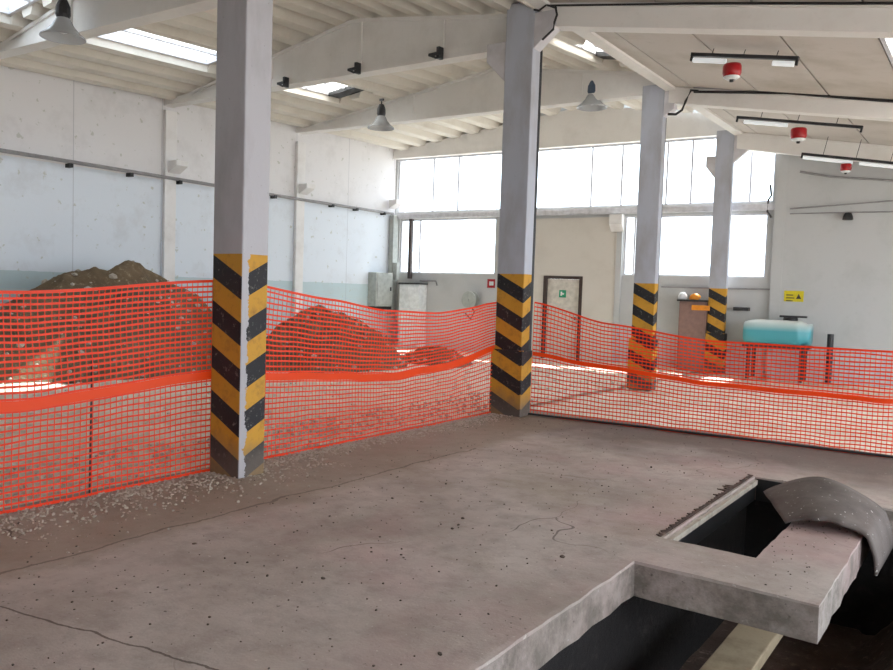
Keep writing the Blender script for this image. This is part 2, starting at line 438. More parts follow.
# pipe rail along the left wall
rl = MB().tube([(WX+.10, -7, 3.68), (WX+.10, 2.7, 3.64), (WX+.10, 9.24, 3.60), (WX+.10, 12.7, 3.60)], .035).build('pipe_rail', M['pipe'])
tag(rl, 'long grey pipe running the length of the white left wall', 'pipe')
for y in (1.0, 3.55, 4.75, 5.85, 7.3, 8.4, 10.3, 11.2, 12.3):
    MB().box(WX, WX+.15, y-.035, y+.035, 3.53, 3.60).build('pipe_clip', M['black'], rl)
bl = MB(); 

# ------------------------------------------------------------------ ceiling / roof of the left bay
BY = [(-7.5, 4.95, 5.35, 5.0), (1.6, 5.08, 5.62, 5.05), (5.25, 5.22, 5.80, 5.20), (9.17, 5.36, 6.06, 5.50), (13.15, 5.42, 6.12, 5.60)]   # y, z eave left, z ridge, z eave right
RX = -3.4
def roofz(X, Y):
    for i in range(len(BY)-1):
        if Y <= BY[i+1][0] or i == len(BY)-2:
            a, c = BY[i], BY[i+1]; t = (Y-a[0])/(c[0]-a[0]); break
    zl, zr, zR = (a[j]+(c[j]-a[j])*t for j in (1, 2, 3))
    return zl+(zr-zl)*(X-WX)/(RX-WX) if X < RX else zr+(zR-zr)*(X-RX)/(0-RX)
SKY = [(-6.85, -5.88, 2.6, 4.95), (-6.85, -5.88, 6.3, 8.35), (-6.85, -5.60, -1.2, 1.55), (-.88, -.25, 6.6, 8.4)]
PIT = .54
def rib_profile(X):      # 0 = up in the trough, -depth = underside of a rib
    t = ((X-WX)/PIT) % 1
    if t < .38: return 0
    if t < .50: return -(t-.38)/.12*.15
    if t < .88: return -.15
    return -(1-t)/.12*.15
bks = []
nper = int((0-WX)/PIT)+1
for q in range(nper+1):
    for t in (0, .38, .50, .88):
        X = WX+(q+t)*PIT
        if X < .02: bks.append(X)
for X in (RX, .03): bks.append(X)
bks = sorted(set(bks+[a for s in SKY for a in s[:2]]))
for bay in range(len(BY)-1):
    y0, y1 = BY[bay][0], BY[bay+1][0]
    ybs = sorted({y0, y1} | {v for s in SKY for v in s[2:4] if y0 < v < y1})
    b = MB()
    for i in range(len(bks)-1):
        for j in range(len(ybs)-1):
            cx = (bks[i]+bks[i+1])/2; cy = (ybs[j]+ybs[j+1])/2
            if any(s[0] < cx < s[1] and s[2] < cy < s[3] for s in SKY): continue
            e = 1e-6
            p = [(bks[i], ybs[j], rib_profile(bks[i]+e)), (bks[i+1], ybs[j], rib_profile(bks[i+1]-e)), (bks[i+1], ybs[j+1], rib_profile(bks[i+1]-e)), (bks[i], ybs[j+1], rib_profile(bks[i]+e))]
            lo = [(X, Y, roofz(X, Y)+d) for X, Y, d in p]; hi = [(X, Y, roofz(X, Y)+.10) for X, Y, d in p]
            b.add(lo+hi, [(0,3,2,1),(4,5,6,7),(0,1,5,4),(1,2,6,5),(2,3,7,6),(3,0,4,7)])
    struct(b.build('ceiling', M['roof']))
for n, s in enumerate(SKY):
    e = struct(empty('window_%d' % (n+4), ((s[0]+s[1])/2, (s[2]+s[3])/2, roofz((s[0]+s[1])/2, (s[2]+s[3])/2))))
    b = MB()
    def strip(xa, xb, ya, yb, zl, zh, b=b):
        pts = [(xa, ya), (xb, ya), (xb, yb), (xa, yb)]
        b.add([(x, y, roofz(x, y)+zl) for x, y in pts]+[(x, y, roofz(x, y)+zh) for x, y in pts], [(0,3,2,1),(4,5,6,7),(0,1,5,4),(1,2,6,5),(2,3,7,6),(3,0,4,7)])
    strip(s[0], s[0]+.05, s[2], s[3], -.03, .12); strip(s[1]-.05, s[1], s[2], s[3], -.03, .12)
    strip(s[0], s[1], s[2], s[2]+.05, -.03, .12); strip(s[0], s[1], s[3]-.05, s[3], -.03, .12)
    mx_ = (s[0]+s[1])/2; strip(mx_-.02, mx_+.02, s[2], s[3], -.02, .02)
    my = (s[2]+s[3])/2
    if n: strip(s[0], s[1], my-.02, my+.02, -.02, .02)
    b.build('window_frame', M['frame'], e)
    b = MB(); strip(s[0]+.05, s[1]-.05, s[2]+.05, s[3]-.05, .022, .026, b); b.build('pane', M['frost' if n in (1, 3) else 'glass'], e)
    if n in (1, 3):
        b = MB(); strip(s[0]+.05, s[1]-.05, s[3]-.38, s[3]-.05, -.06, .015, b); b.build('blind_panel', M['black'], e)

# ------------------------------------------------------------------ roof of the right bay (flat panels falling to the right)
def roofr(X): return 5.10-.18*X
b = MB(); Xc = .30
SEAM = 1.15; k0 = 0
SK = (3.62, 4.60, 5.0, 8.4)
edges = [.02, .52, 1.55, 2.58, 3.61, 4.64, 5.67, 6.70, 7.73, 9.1]
def rslab(b, xa, xb, ya, yb, z0, z1):
    b.add([(x, y, roofr(x)+d) for d in (z0, z1) for x, y in ((xa, ya), (xb, ya), (xb, yb), (xa, yb))], [(0,3,2,1),(4,5,6,7),(0,1,5,4),(1,2,6,5),(2,3,7,6),(3,0,4,7)])
for xa, xb in zip(edges, edges[1:]):
    for ya, yb in ([(-7.5, SK[2]), (SK[3], 13.7)] if xa == 3.61 else [(-7.5, 13.7)]):
        rslab(b, xa+.012, xb-.012, ya, yb, 0, .12)
        rslab(b, xa-.01, xb+.01, ya, yb, .12, .18)
struct(b.build('ceiling', M['roof_flat']))
e = struct(empty('window_8', (4.1, 6.7, roofr(4.1))))
b = MB()
for q in ((SK[0], SK[0]+.05, SK[2], SK[3]), (SK[1]-.05, SK[1], SK[2], SK[3]), (SK[0], SK[1], SK[2], SK[2]+.05), (SK[0], SK[1], SK[3]-.05, SK[3])): rslab(b, *q, -.02, .19)
for xx in (SK[0], SK[1]): rslab(b, xx-.05, xx+.06, SK[2]-.02, SK[3]+.02, .121, .19)
b.build('window_frame', M['frame'], e)
b = MB(); rslab(b, SK[0]+.05, SK[1]-.05, SK[2]+.05, SK[3]-.05, .03, .036); b.build('pane', M['frost'], e)

# gutter beam along the pillar row
b = MB().prism([(-.10, 5.18), (.04, 5.02), (.22, 5.02), (.22, 5.95), (.04, 5.95), (-.10, 5.62)], lambda p, k_: (p[0], (-7.5, 14.2)[k_], p[1]))
tag(b.build('gutter_beam', M['beam']), 'pale concrete gutter beam along the tops of the pillar row', 'beam')

# ------------------------------------------------------------------ beams
def gable_beam(A, B, soA, soB, lab, t=.16, top=lambda X, Y: roofz(X, Y)-.0, chan=True):
    A = Vector(A); B = Vector(B); d = (B-A).normalized(); nrm = Vector((-d.y, d.x))
    pts = []; N = 24
    for i in range(N+1):
        s = i/N; P = A+(B-A)*s
        pts.append((s, soA+(soB-soA)*s, top(P.x, P.y)))
    e = empty('roof_beam', ((A.x+B.x)/2, (A.y+B.y)/2, (soA+soB)/2), lab, 'beam', 'gabled concrete roof beams')
    web = MB(); fl = MB()
    def pt(s, z, off): P = A+(B-A)*s+nrm*off; return (P.x, P.y, z)
    for i in range(N):
        (s0, b0, t0), (s1, b1, t1) = pts[i], pts[i+1]
        t0 -= .155; t1 -= .155
        web.add([pt(s0,b0,-t/2), pt(s1,b1,-t/2), pt(s1,t1,-t/2), pt(s0,t0,-t/2), pt(s0,b0,t/2), pt(s1,b1,t/2), pt(s1,t1,t/2), pt(s0,t0,t/2)],
                [(0,1,2,3),(7,6,5,4),(0,4,5,1),(3,2,6,7)]+([(0,3,7,4)] if i == 0 else [])+([(1,5,6,2)] if i == N-1 else []))
    web.build('beam_web', M['beam'], e)
    for (lo, hi, w) in ((0, .12, t/2+.035),):
        b = MB()
        b.add([pt(0, soA-.01, -w), pt(1, soB-.01, -w), pt(1, soB+hi, -w), pt(0, soA+hi, -w), pt(0, soA-.01, w), pt(1, soB-.01, w), pt(1, soB+hi, w), pt(0, soA+hi, w)],
              [(0,1,2,3),(7,6,5,4),(0,4,5,1),(3,2,6,7),(0,3,7,4),(1,5,6,2)])
        b.build('bottom_flange', M['beam'], e)
    b = MB()
    for i in range(N):
        (s0, b0, t0), (s1, b1, t1) = pts[i], pts[i+1]; w = t/2+.03
        t0 -= .152; t1 -= .152
        b.add([pt(s0,t0-.05,-w), pt(s1,t1-.05,-w), pt(s1,t1,-w), pt(s0,t0,-w), pt(s0,t0-.05,w), pt(s1,t1-.05,w), pt(s1,t1,w), pt(s0,t0,w)],
              [(0,1,2,3),(7,6,5,4),(0,4,5,1),(3,2,6,7),(0,3,7,4),(1,5,6,2)])
    b.build('top_flange', M['beam'], e)
    for s in (.155, .345, .60):
        P = A+(B-A)*s; zt = top(P.x, P.y)-.12; zb = soA+(soB-soA)*s
        q = MB(); ang = math.atan2(d.y, d.x); MM = Matrix.Translation((P.x, P.y, 0)) @ Matrix.Rotation(ang, 4, 'Z')
        q.box(-.02, .02, t/2-.01, t/2+.025, zb+.1, zt-.02, MM); q.build('stiffener', M['beam'], e)
    return e
bA = gable_beam((-.20, 1.35), (WX, 2.0), 4.47, 5.02, 'nearest pale gabled roof beam, top left of the view above the earth heap')
o = MB().box(-.16, .06, 1.16, 1.54, 4.40, 5.2).build('end_block', M['beam']); o.parent = bA; o.matrix_parent_inverse = Matrix.Translation(bA.location).inverted()
bB = gable_beam((-.25, 4.75), (WX, 5.65), 4.67, 5.06, 'deep pale gabled roof beam between left wall and second striped pillar')
bC = gable_beam((-.20, 9.10), (WX, 9.24), 5.02, 5.16, 'pale gabled roof beam further back, with two bell lamps before it')
# gable infill over the far windows
b = MB()
N = 20
for i in range(N):
    X0 = WX+(0-WX)*i/N; X1 = WX+(0-WX)*(i+1)/N
    z0, z1 = roofz(X0, 13)-.1, roofz(X1, 13)-.1
    y0_, y1_ = fwy(X0), fwy(X1)
    b.add([(X0,y0_-.14,5.10),(X1,y1_-.14,5.10),(X1,y1_-.14,z1),(X0,y0_-.14,z0),(X0,y0_,5.10),(X1,y1_,5.10),(X1,y1_,z1),(X0,y0_,z0)], [(0,1,2,3),(7,6,5,4),(0,4,5,1),(3,2,6,7)])
tag(b.build('roof_beam', M['beam']), 'pale gable beam directly over the far upper window strip', 'beam', 'gabled concrete roof beams')

# small dark angle brackets on the beams
def angle_bracket(P, lab):
    e = MB().box(-.02, .03, -.09, 0, -.03, .13).box(-.15, .03, -.11, -.07, .02, .055).tube([(-.13, -.09, .03), (-.02, -.09, -.02)], .016)
    o = e.build('cable_hook', M['dark']); o.location = P; o.rotation_euler.z = -.1
    tag(o, lab, 'hook', 'dark hooks on the deep roof beam'); return o
for s, z, lab in ((.545, 4.79, 'dark angle hook on the beam right above the square skylight'), (.345, 4.74, 'dark angle hook at the middle of the deep beam'), (.155, 4.68, 'dark angle hook on the deep beam nearest the second pillar')):
    P = Vector((-.25, 4.75, 0)).lerp(Vector((WX, 5.65, 0)), s); angle_bracket((P.x, P.y-.12, z+.06), lab)

def right_beam(Y, dep, lab, name='roof_beam', x0=.1, x1=9.1, dz=0):
    e = empty(name, (x0, Y, roofr(x0)-dep), lab, 'beam', 'sloping beams of the right-hand roof')
    b = MB().prism([(x0, roofr(x0)-dep+dz), (x1, roofr(x1)-dep+dz), (x1, roofr(x1)), (x0, roofr(x0))], lambda p, k_: (p[0], Y+(-.11, .11)[k_], p[1]))
    b.build('beam_web', M['beam'], e)
    b = MB().prism([(x0, roofr(x0)-.045), (x1, roofr(x1)-.045), (x1, roofr(x1)-.005), (x0, roofr(x0)-.005)], lambda p, k_: (p[0], Y+(-.15, -.11)[k_], p[1]))
    b.build('beam_edge', M['beam'], e)
    return e
right_beam(4.6, .27, 'sloping pale beam running right from the second striped pillar, top right')
rb2 = right_beam(9.05, .26, 'sloping pale beam running right from the third striped pillar')
right_beam(13.2, .34, 'sloping pale beam running right from the farthest striped pillar')
right_beam(.15, .27, 'sloping pale beam running right from the nearest striped pillar')
b = MB()
b.tube([(.55, 8.86, 4.93), (2, 8.86, 4.74), (3.2, 8.86, 4.50), (6, 8.86, 3.98)], .021)
tag(b.build('cable_conduit', M['cable']), 'black cable conduit along the beam right of the third pillar', 'conduit')
b = MB(); b.tube([(.55, 8.84, 5.0), (2, 8.84, 4.80), (3.2, 8.84, 4.58), (6, 8.84, 4.06)], .022)
tag(b.build('thin_pipe', M['pipe']), 'thin grey pipe above the black conduit on the third pillar beam', 'pipe')
b = MB(); b.tube([(.2, 4.44, 5.02), (2, 4.44, 4.72), (4, 4.44, 4.36), (6, 4.44, 4.0)], .012)
tag(b.build('ceiling_cable', M['cable']), 'thin dark cable along the top right beam edge', 'cable')

# ------------------------------------------------------------------ pillars
def pillar(loc, lab, mat, corL=None, corR=None, sleeve=False, H=5.15, wa=.36, wb=.27, head=None):
    x, y, z = loc
    e = empty('concrete_pillar', loc, lab, 'pillar', 'striped pillars of the central row')
    def bb(name, mb, mt=mat, bv=.008):
        o = mb.build(name, mt, bevel=bv); o.parent = e; return o
    bb('shaft', MB().box(-wa, 0, 0, wb, -.05, H), mat, .012)
    if corL:   # x outreach, z bottom, z shoulder, z top
        o_, zb, zs, zt = corL
        bb('corbel', MB().prism([(-wa, zb), (-wa, zt), (-wa-o_, zt), (-wa-o_, zs)], lambda p, k_: (p[0], .01+(wb-.02)*k_, p[1])), M['pillar_plain'])
    if corR:
        o_, zb, zs, zt = corR
        bb('corbel', MB().prism([(0, zb), (o_, zs), (o_, zt), (0, zt)], lambda p, k_: (p[0], .01+(wb-.02)*k_, p[1])), M['pillar_plain'])
    if sleeve:
        bb('base_sleeve', MB().box(-wa-.035, .03, -.03, wb+.03, -.04, .83), M['pillar_sleeve'], .008)
    return e
k = NM('pillar_bare_paint')
conc = k.mix(k.ramp(k.noise(2.5, 7, .6), .45, .72), srgb(206,203,208), srgb(180,176,178)); k.bump(k.noise(30, 6), .25, .005)
M['pillar_plain'] = k.done(conc, .65)
M['pillar_sleeve'] = pillar_mat('striped_sleeve', 1.72, False)
pillar((0, 0, 0), 'nearest concrete pillar, black and yellow stripes with a worn bare corner strip', M['pillar_a'], None, None)
pillar((0, 4.47, 0), 'second concrete pillar, striped, thicker at its base and meeting two nets', M['pillar_b'], (.28, 4.20, 4.48, 4.70), (.30, 4.55, 4.80, 4.98), True, wa=.395, wb=.20)
pillar((.02, 8.94, 0), 'third striped pillar, beside the far door and behind the right net', M['pillar_b'], None, (.18, 4.60, 4.72, 5.1), True, wa=.385, wb=.16)
pillar((.03, 13.12, 0), 'farthest striped pillar, standing against the windows left of the teal tank', M['pillar_b'], (.20, 4.15, 4.40, 4.62), (.42, 4.45, 4.80, 5.05), True, wa=.37, wb=.12)
# widened heads of the two rear pillars
# downpipes on the right side of pillars
for (px_, y, zt, r, lab) in ((-.045, 4.74, 4.60, .032, 'dark downpipe behind the right side of the second pillar'), (-.02, 9.16, 4.95, .022, 'dark downpipe behind the right side of the third pillar')):
    b = MB().tube([(px_, y, -.02), (px_, y, zt)], r, 10)
    tag(b.build('downpipe', M['dark']), lab, 'pipe')
# cable loops by the pillar heads
b = MB().tube([(.31, 4.42, 5.0), (.34, 4.42, 4.88), (.31, 4.42, 4.80), (.30, 4.42, 4.72), (.15, 4.43, 4.62)], .014)
b.tube([(.02, 4.43, 5.0), (.10, 4.41, 4.97), (.2, 4.41, 5.02), (.33, 4.42, 4.96)], .012)
tag(b.build('cable_bundle', M['cable']), 'black cable bundle at the corbel of the second pillar', 'cable')
b = MB().tube([(.62, 8.85, 4.93), (.5, 8.86, 4.96), (.42, 8.87, 4.80), (.36, 8.88, 4.66), (.26, 8.88, 4.60), (.12, 8.90, 4.62)], .022)
tag(b.build('cable_bundle', M['cable']), 'black cable bundle at the corbel of the third pillar', 'cable')

# ------------------------------------------------------------------ bell lamps
def bell_lamp(P, lab, body):
    e = empty('bell_lamp', P, lab, 'lamp', 'bell shaped lamps hanging under the roof')
    def bb(name, mb, mt, sm=True):
        o = mb.build(name, mt, smooth=sm); o.parent = e; return o
    prof = [(.07,.16), (.09,.14), (.13,.06), (.20,-.02), (.265,-.07), (.27,-.09), (.262,-.09), (.255,-.07), (.19,-.01), (.12,.06), (.06,.12)]
    bb('lamp_shade', MB().lathe(prof), M['shade'])
    bb('lamp_housing', MB().lathe([(.001,.40), (.045,.39), (.06,.36), (.085,.30), (.09,.20), (.075,.155), (.001,.15)], n=12), body, False)
    bb('bulb', MB().lathe([(.001,.12), (.05,.10), (.07,.04), (.05,-.02), (.001,-.04)], n=14), M['white_gloss'])
    b = MB().tube([(0,0,.38), (0,0,.50)], .014); b.box(-.05, .05, -.015, .015, .46, .50); bb('hanger', b, M['dark'], False)
    return e
k = NM('lamp_shade_glass'); k.b.inputs['Transmission Weight'].default_value = .35; M['shade'] = k.done(srgb(205,208,212), .25)
def atp(u, v, D):
    return CAM + D*(F + (u-441)/FPX*RT - (v-335)/FPX*UP)
P = atp(63, 31, 9.9); bell_lamp(P, 'bell lamp high in the top left corner, before the nearest beam', M['dark'])
lampspots = [P]
P = atp(381, 124, 15.9); bell_lamp(P, 'bell lamp with dark body between the two nearest pillars', M['dark']); lampspots.append(P)
P = atp(592, 103, 14.2); bell_lamp(P, 'bell lamp with blue body between second and third pillars', M['bluebody']); lampspots.append(P)
for P, (dx, dy), lab in zip(lampspots, ((0,.35),(0,.1),(0,.1)), ('lamp arm of the top left bell lamp', 'lamp arm of the dark bell lamp', 'lamp arm of the blue bell lamp')):
    pass

# ------------------------------------------------------------------ tube light battens with red sounders
def batten(x0, x1, y, drop, n, lab, tubes, slab, cables=True):
    sl = -.18; z = roofr(x0)-drop
    ang = math.atan(sl); ln = (x1-x0)/math.cos(ang)
    e = empty('tube_light', (x0, y, z), lab, 'light', 'tube light battens under the right-hand roof')
    e.rotation_euler.y = -ang; e.matrix_world = Matrix.Translation((x0, y, z)) @ Matrix.Rotation(-ang, 4, 'Y')
    def bb(name, mb, mt):
        o = mb.build(name, mt, bevel=.003); o.parent = e; return o
    bb('housing', MB().box(0, ln, -.03, .03, 0, .045), M['dark'])
    for s in (0.0, ln-.03): bb('end_cap', MB().box(s, s+.03, -.02, .02, -.06, .02), M['black'])
    for a, c in tubes: bb('tube', MB().tube([(a*ln+.04, -.0, -.045), (c*ln-.04, 0, -.045)], .032, 12), M['tubelit'])
    for s in (.2, .5, .8): bb('hanger', MB().tube([(s*ln, 0, .04), (s*ln+.01, 0, drop-.03)], .006, 6), M['dark'])
    xs_, zs_ = slab
    P = (x0+xs_*(x1-x0), y-.02, z+sl*xs_*(x1-x0)-.085)
    f = empty('alarm_sounder', P, 'red bell sounder hanging under '+n, 'alarm', 'red alarm sounders')
    def cc(name, mb, mt):
        o = mb.build(name, mt, smooth=True); o.parent = f; return o
    cc('sounder_body', MB().lathe([(.001,0), (zs_*.9,0), (zs_,-.03), (zs_,-zs_*1.0), (zs_*.85,-zs_*1.35), (zs_*.25,-zs_*1.45), (.001,-zs_*1.45)], n=20), M['red'])
    cc('flared_skirt', MB().lathe([(zs_*.86,-zs_*1.33), (zs_*.90,-zs_*1.42), (zs_*.45,-zs_*1.72), (zs_*.4,-zs_*1.66)], n=20), M['white_gloss'])
    cc('tip', MB().lathe([(zs_*.25,-zs_*1.45), (zs_*.22,-zs_*1.9), (.001,-zs_*1.95)], n=12), M['dark'])
    return e
batten(1.36, 2.68, 6.25, .14, 'the nearest tube light', 'nearest tube light batten, two white tubes and a red sounder in its middle', [(0, .38), (.75, 1)], (.41, .115))
batten(.85, 2.85, 10.3, .20, 'the middle tube light', 'middle tube light batten, longest, just right of the farthest pillar head', [(.05, .45)], (.52, .13))
batten(1.50, 3.4, 12.5, .42, 'the farthest tube light', 'farthest tube light batten, lowest, over the right-hand wall', [(0, .5), (.52, 1)], (.42, .10))

# ------------------------------------------------------------------ things along the walls
def onfar(u, v, off=0):   # a point of the picture carried to the far wall plane
    d = F + (u-441)/FPX*RT - (v-335)/FPX*UP
    n = Vector((-.066, 1, 0)); c = 12.9 + .066*8.93 - off
    t = (c - n.dot(CAM))/n.dot(d); P = CAM + t*d
    return L(P.x), P.z
def fbox(name, u0, v0, u1, v1, mat, dep=.12, off=0, parent=None, bevel=.006, zmin=None):
    a, zt = onfar(u0, v0, off); c, zb = onfar(u1, v1, off)
    if zmin is not None: zb = zmin
    return MB().box(a, c, -off-dep, -off-.002, zb, zt, MF).build(name, mat, parent, bevel=bevel)

# corner steel column and boxes
b = MB().box(L(-8.92), L(-8.78), -.26, -.02, -.05, 3.56, MF)
tag(b.build('corner_column', M['greybox'], bevel=.01), 'grey square column in the far left corner', 'column')
o = MB().box(WX, WX+.28, 11.85, 12.55, 1.08, 1.98).build('wall_cabinet', M['greybox'], bevel=.01)
tag(o, 'grey wall-mounted electrical cabinet near the far left corner', 'cabinet')
cd = MB().box(WX+.28, WX+.295, 11.90, 12.50, 1.13, 1.93).build('cabinet_door', M['greybox'], o, bevel=.004)
MB().box(WX+.295, WX+.315, 12.42, 12.46, 1.5, 1.6).build('handle', M['dark'], cd)
MB().box(WX, WX+.27, 11.87, 12.53, 1.0, 1.075).build('black_base', M['black'], o)
_, zt = onfar(398, 263); a, (_, zb) = L(-8.78), onfar(406, 280); c = a+.13
tag(MB().box(a, c, -.24, -.12, zb, zt, MF).build('junction_box', M['greybox'], bevel=.005), 'small grey junction box on the corner column', 'box')
# tall white cabinet with dark post
wc = empty('tall_cabinet', MF @ Vector((L(-8.1), -.3, 0)), 'tall white metal cabinet under the far left window', 'cabinet')
a, zt = onfar(401, 284, .3); c, _ = onfar(421, 284, .3)
MB().box(a, c, -.4, -.02, -.03, zt, MF).build('body', M['white_gloss'], wc, bevel=.01)
MB().box(a+.02, (a+c)/2-.01, -.415, -.4, .05, zt-.05, MF).build('cabinet_door', M['white_gloss'], wc)
MB().box((a+c)/2+.01, c-.02, -.415, -.4, .05, zt-.05, MF).build('cabinet_door', M['white_gloss'], wc)
MB().box(a-.02, c+.02, -.42, -.02, zt, zt+.04, MF).build('top_edge', M['dark'], wc)
a, _ = onfar(410.5, 250, .05)
tag(MB().box(a-.045, a+.045, -.10, -.005, 1.85, 3.46, MF).build('window_post', M['brownframe']), 'dark upright post in front of the far left window', 'post')
# pipe stub and sign right of it
b = MB(); p = [MF @ Vector((onfar(u, v)[0], -.07, onfar(u, v)[1])) for u, v in ((424, 283), (440, 283), (436, 283.5), (438, 290))]
tag(MB().tube([MF @ Vector((onfar(421, 283)[0], -.06, 1.80)), MF @ Vector((onfar(437, 283)[0], -.06, 1.80)), MF @ Vector((onfar(438, 289)[0], -.06, 1.68))], .02).build('wall_pipe', M['pipe']), 'short grey pipe stub on the far wall beside the tall cabinet', 'pipe')
s = fbox('fire_sign', 487.5, 279, 495, 288, M['red'], .006); tag(s, 'small red fire sign left of the second pillar', 'sign')
a, zt = onfar(489.5, 281.5); c, zb = onfar(493.5, 285.5)
MB().box(a, c, -.010, -.0065, zb, zt, MF).build('flame_mark', M['white_gloss'], s)
# hose reel
hr = empty('hose_reel', MF @ Vector((onfar(473, 300)[0], -.1, 1.4)), 'grey-green hose reel on the far wall below the red sign', 'hose reel')
a, z = onfar(474, 300)
RY = Matrix.Rotation(math.pi/2, 4, 'X')
cc = MF @ Vector((a, -.2, z))
MB().lathe([(.02,-.1), (.22,-.1), (.22,-.08), (.1,-.08), (.1,.06), (.22,.06), (.22,.08), (.02,.08)], cc, 20, RY).build('reel', M['greybox'], hr)
MB().box(a-.05, a+.05, -.1, -.004, z-.12, z+.12, MF).build('bracket', M['dark'], hr)
MB().tube([cc+Vector((.0,-.0,-.12)), cc+Vector((.15,-.02,-.3)), cc+Vector((.05,-.02,-.5)), cc+Vector((-.12,-.02,-.35))], .02).build('hose', M['dark'], hr)
# conduit pipe along the low far wall
pp = [MF @ Vector((onfar(u, 288)[0], -.05, 1.80)) for u in (662, 745, 778)]
tag(MB().tube(pp, .018).build('wall_pipe', M['pipe']), 'thin horizontal grey pipe beneath the right-hand windows', 'pipe')
# grey pilaster between door panel and windows
b = MB().box(L(-2.56), L(-2.43), -.08, -.002, -.05, 3.42, MF)
tag(b.build('wall_pilaster', M['wall_grey']), 'narrow grey pilaster between cream door panel and right windows', 'pilaster')
b = MB().prism([(0, 3.05), (.16, 3.22), (.16, 3.44), (0, 3.44)], lambda p, k_: MF @ Vector((L(-2.70)+.30*k_, -.082-p[0], p[1])))
tag(b.build('crane_bracket', M['wall_white']), 'white bracket on the far wall at the left edge of the right windows', 'bracket')
# brown machine cabinet with clutter on top
bc = empty('brown_cabinet', MF @ Vector((onfar(698, 300)[0], -.35, 0)), 'brown upright cabinet by the farthest pillar', 'cabinet')
a, zt = onfar(679, 301, .38); c, _ = onfar(706, 301, .38)
MB().box(a, c, -.44, -.02, -.03, zt, MF).build('body', M['brown'], bc, bevel=.015)
MB().box(a+.04, c-.04, -.46, -.442, .1, zt-.08, MF).build('cabinet_door', M['brown'], bc)
MB().box(a-.05, c+.02, -.46, -.03, zt, zt+.035, MF).build('top_board', M['dark'], bc)
def lump(name, u, r, h, mat, lab, cat, seed):
    x, _ = onfar(u, 300, .25); b = MB(); pr = [(.001, h), (r*.55, h*.95), (r*.95, h*.6), (r, h*.2), (r*.8, 0), (.001, 0)]
    b.lathe(pr, MF @ Vector((x, -.24, zt+.037)), 14)
    for v in b.v: v += Vector((noise.noise(v*9+Vector((seed,0,0))), noise.noise(v*9+Vector((0,seed,0))), 0))*.05
    return tag(b.build(name, mat, smooth=True), lab, cat)
lump('rag_bundle', 681, .10, .16, M['white_gloss'], 'white crumpled rag on top of the brown cabinet', 'rag', 3)
lump('work_helmet', 693.5, .12, .14, M['orange'], 'orange-yellow rounded object on top of the brown cabinet', 'helmet', 1)
x, z_ = onfar(699, 308, .47)
tag(MB().box(x-.18, x+.20, -.52, -.465, z_-.05, z_+.06, MF).build('orange_cloth', M['orange'], bevel=.01), 'orange cloth hanging over the front of the brown cabinet', 'cloth')
# teal tank
tk = empty('liquid_tank', MF @ Vector((onfar(783, 340)[0], -.7, 0)), 'large horizontal tank, milky top and teal liquid, before the right wall', 'tank')
tk.rotation_euler.z = ANG
a, zt = onfar(750, 319, .9); c, zb = onfar(814, 356, .9); Lx = (c-a); hz = .52
def tank_mesh():
    b = MB(); n = 32; st = 14
    for i in range(st+1):
        u = i/st; x = -Lx/2 + Lx*u
        e_ = min(u, 1-u)*st; rr = 1 if e_ >= 2 else (.80 if e_ < 1 else .95)
        rib = 1 + (.02 if i % 3 == 0 else 0)
        for q in range(n):
            th = 2*math.pi*q/n; cx, sx = math.cos(th), math.sin(th); p_ = .62
            yy = .42*rr*rib*math.copysign(abs(cx)**p_, cx); zz = hz*.5*rr*rib*math.copysign(abs(sx)**p_, sx)
            b.v.append(Vector((x, yy, zz+hz*.5)))
    b.f = [(i*n+q, i*n+(q+1) % n, (i+1)*n+(q+1) % n, (i+1)*n+q) for i in range(st) for q in range(n)]
    b.f += [tuple(range(n-1, -1, -1)), tuple(range(st*n, st*n+n))]
    return b
zt0 = zt-hz
o = tank_mesh().build('vessel', M['white_tank'], smooth=True); o.parent = tk; o.location = (0, 0, zt0)
o = MB().lathe([(.001,.07), (.13,.07), (.14,.05), (.14,0), (.001,0)], n=20).build('lid', M['black'], smooth=False); o.parent = tk; o.location = (.22, 0, zt-.01)
o2 = MB().box(-.2, .30, -.06, .06, .07, .11).build('lid_bar', M['dark'], o)
for sx in (-1, 1):
    for sy in (-1, 1):
        o = MB().box(-.035, .035, -.035, .035, 0, zt0+.03).build('leg', M['dark']); o.parent = tk; o.location = (sx*(Lx/2-.12), sy*.3, -.03)
o = MB().box(-Lx/2, Lx/2, -.36, .36, 0, .05).build('cradle', M['dark']); o.parent = tk; o.location = (0, 0, zt0-.03)
a, z_ = onfar(829, 334, .5)
tag(MB().tube([MF @ Vector((a, -.5, -.03)), MF @ Vector((a, -.5, z_))], .06, 12).build('steel_drum', M['dark']), 'dark upright pipe standing right of the teal tank', 'pipe')
# dark shelf bracket
s = fbox('wall_shelf', 735, 307, 750, 311, M['dark'], .2); tag(s, 'dark narrow shelf on the wall right of the farthest pillar', 'shelf')
# yellow sign on the right wall
ys_ = fbox('warning_sign', 784, 290.5, 803, 302, M['yellow'], .01, .12); tag(ys_, 'yellow rectangular sign on the wall above the teal tank', 'sign')
b = MB(); a, zt_ = onfar(785, 292, .13); c, zb_ = onfar(801, 300, .13)
for i in range(3): b.box(a+.02, a+.15+.03*(i % 2), -.1335, -.1305, zt_-.05-.06*i-.02, zt_-.05-.06*i, MF)
w3 = c-a
b.prism([(a+w3*.66, zb_+.02), (a+w3*.98, zb_+.02), (a+w3*.82, zb_+.13)], lambda p, k_: MF @ Vector((p[0], -.1335+.003*k_, p[1])))
b.build('printed_marks', M['dark'], ys_)
# wall spotlight
x, z_ = onfar(848, 216, .12)
o = MB().lathe([(.001,.06), (.06,.05), (.09,-.02), (.10,-.08), (.08,-.09), (.001,-.09)], MF @ Vector((x, -.22, z_)), 16).build('wall_lamp', M['black'])
tag(o, 'small black round wall lamp high on the right-hand wall', 'lamp')
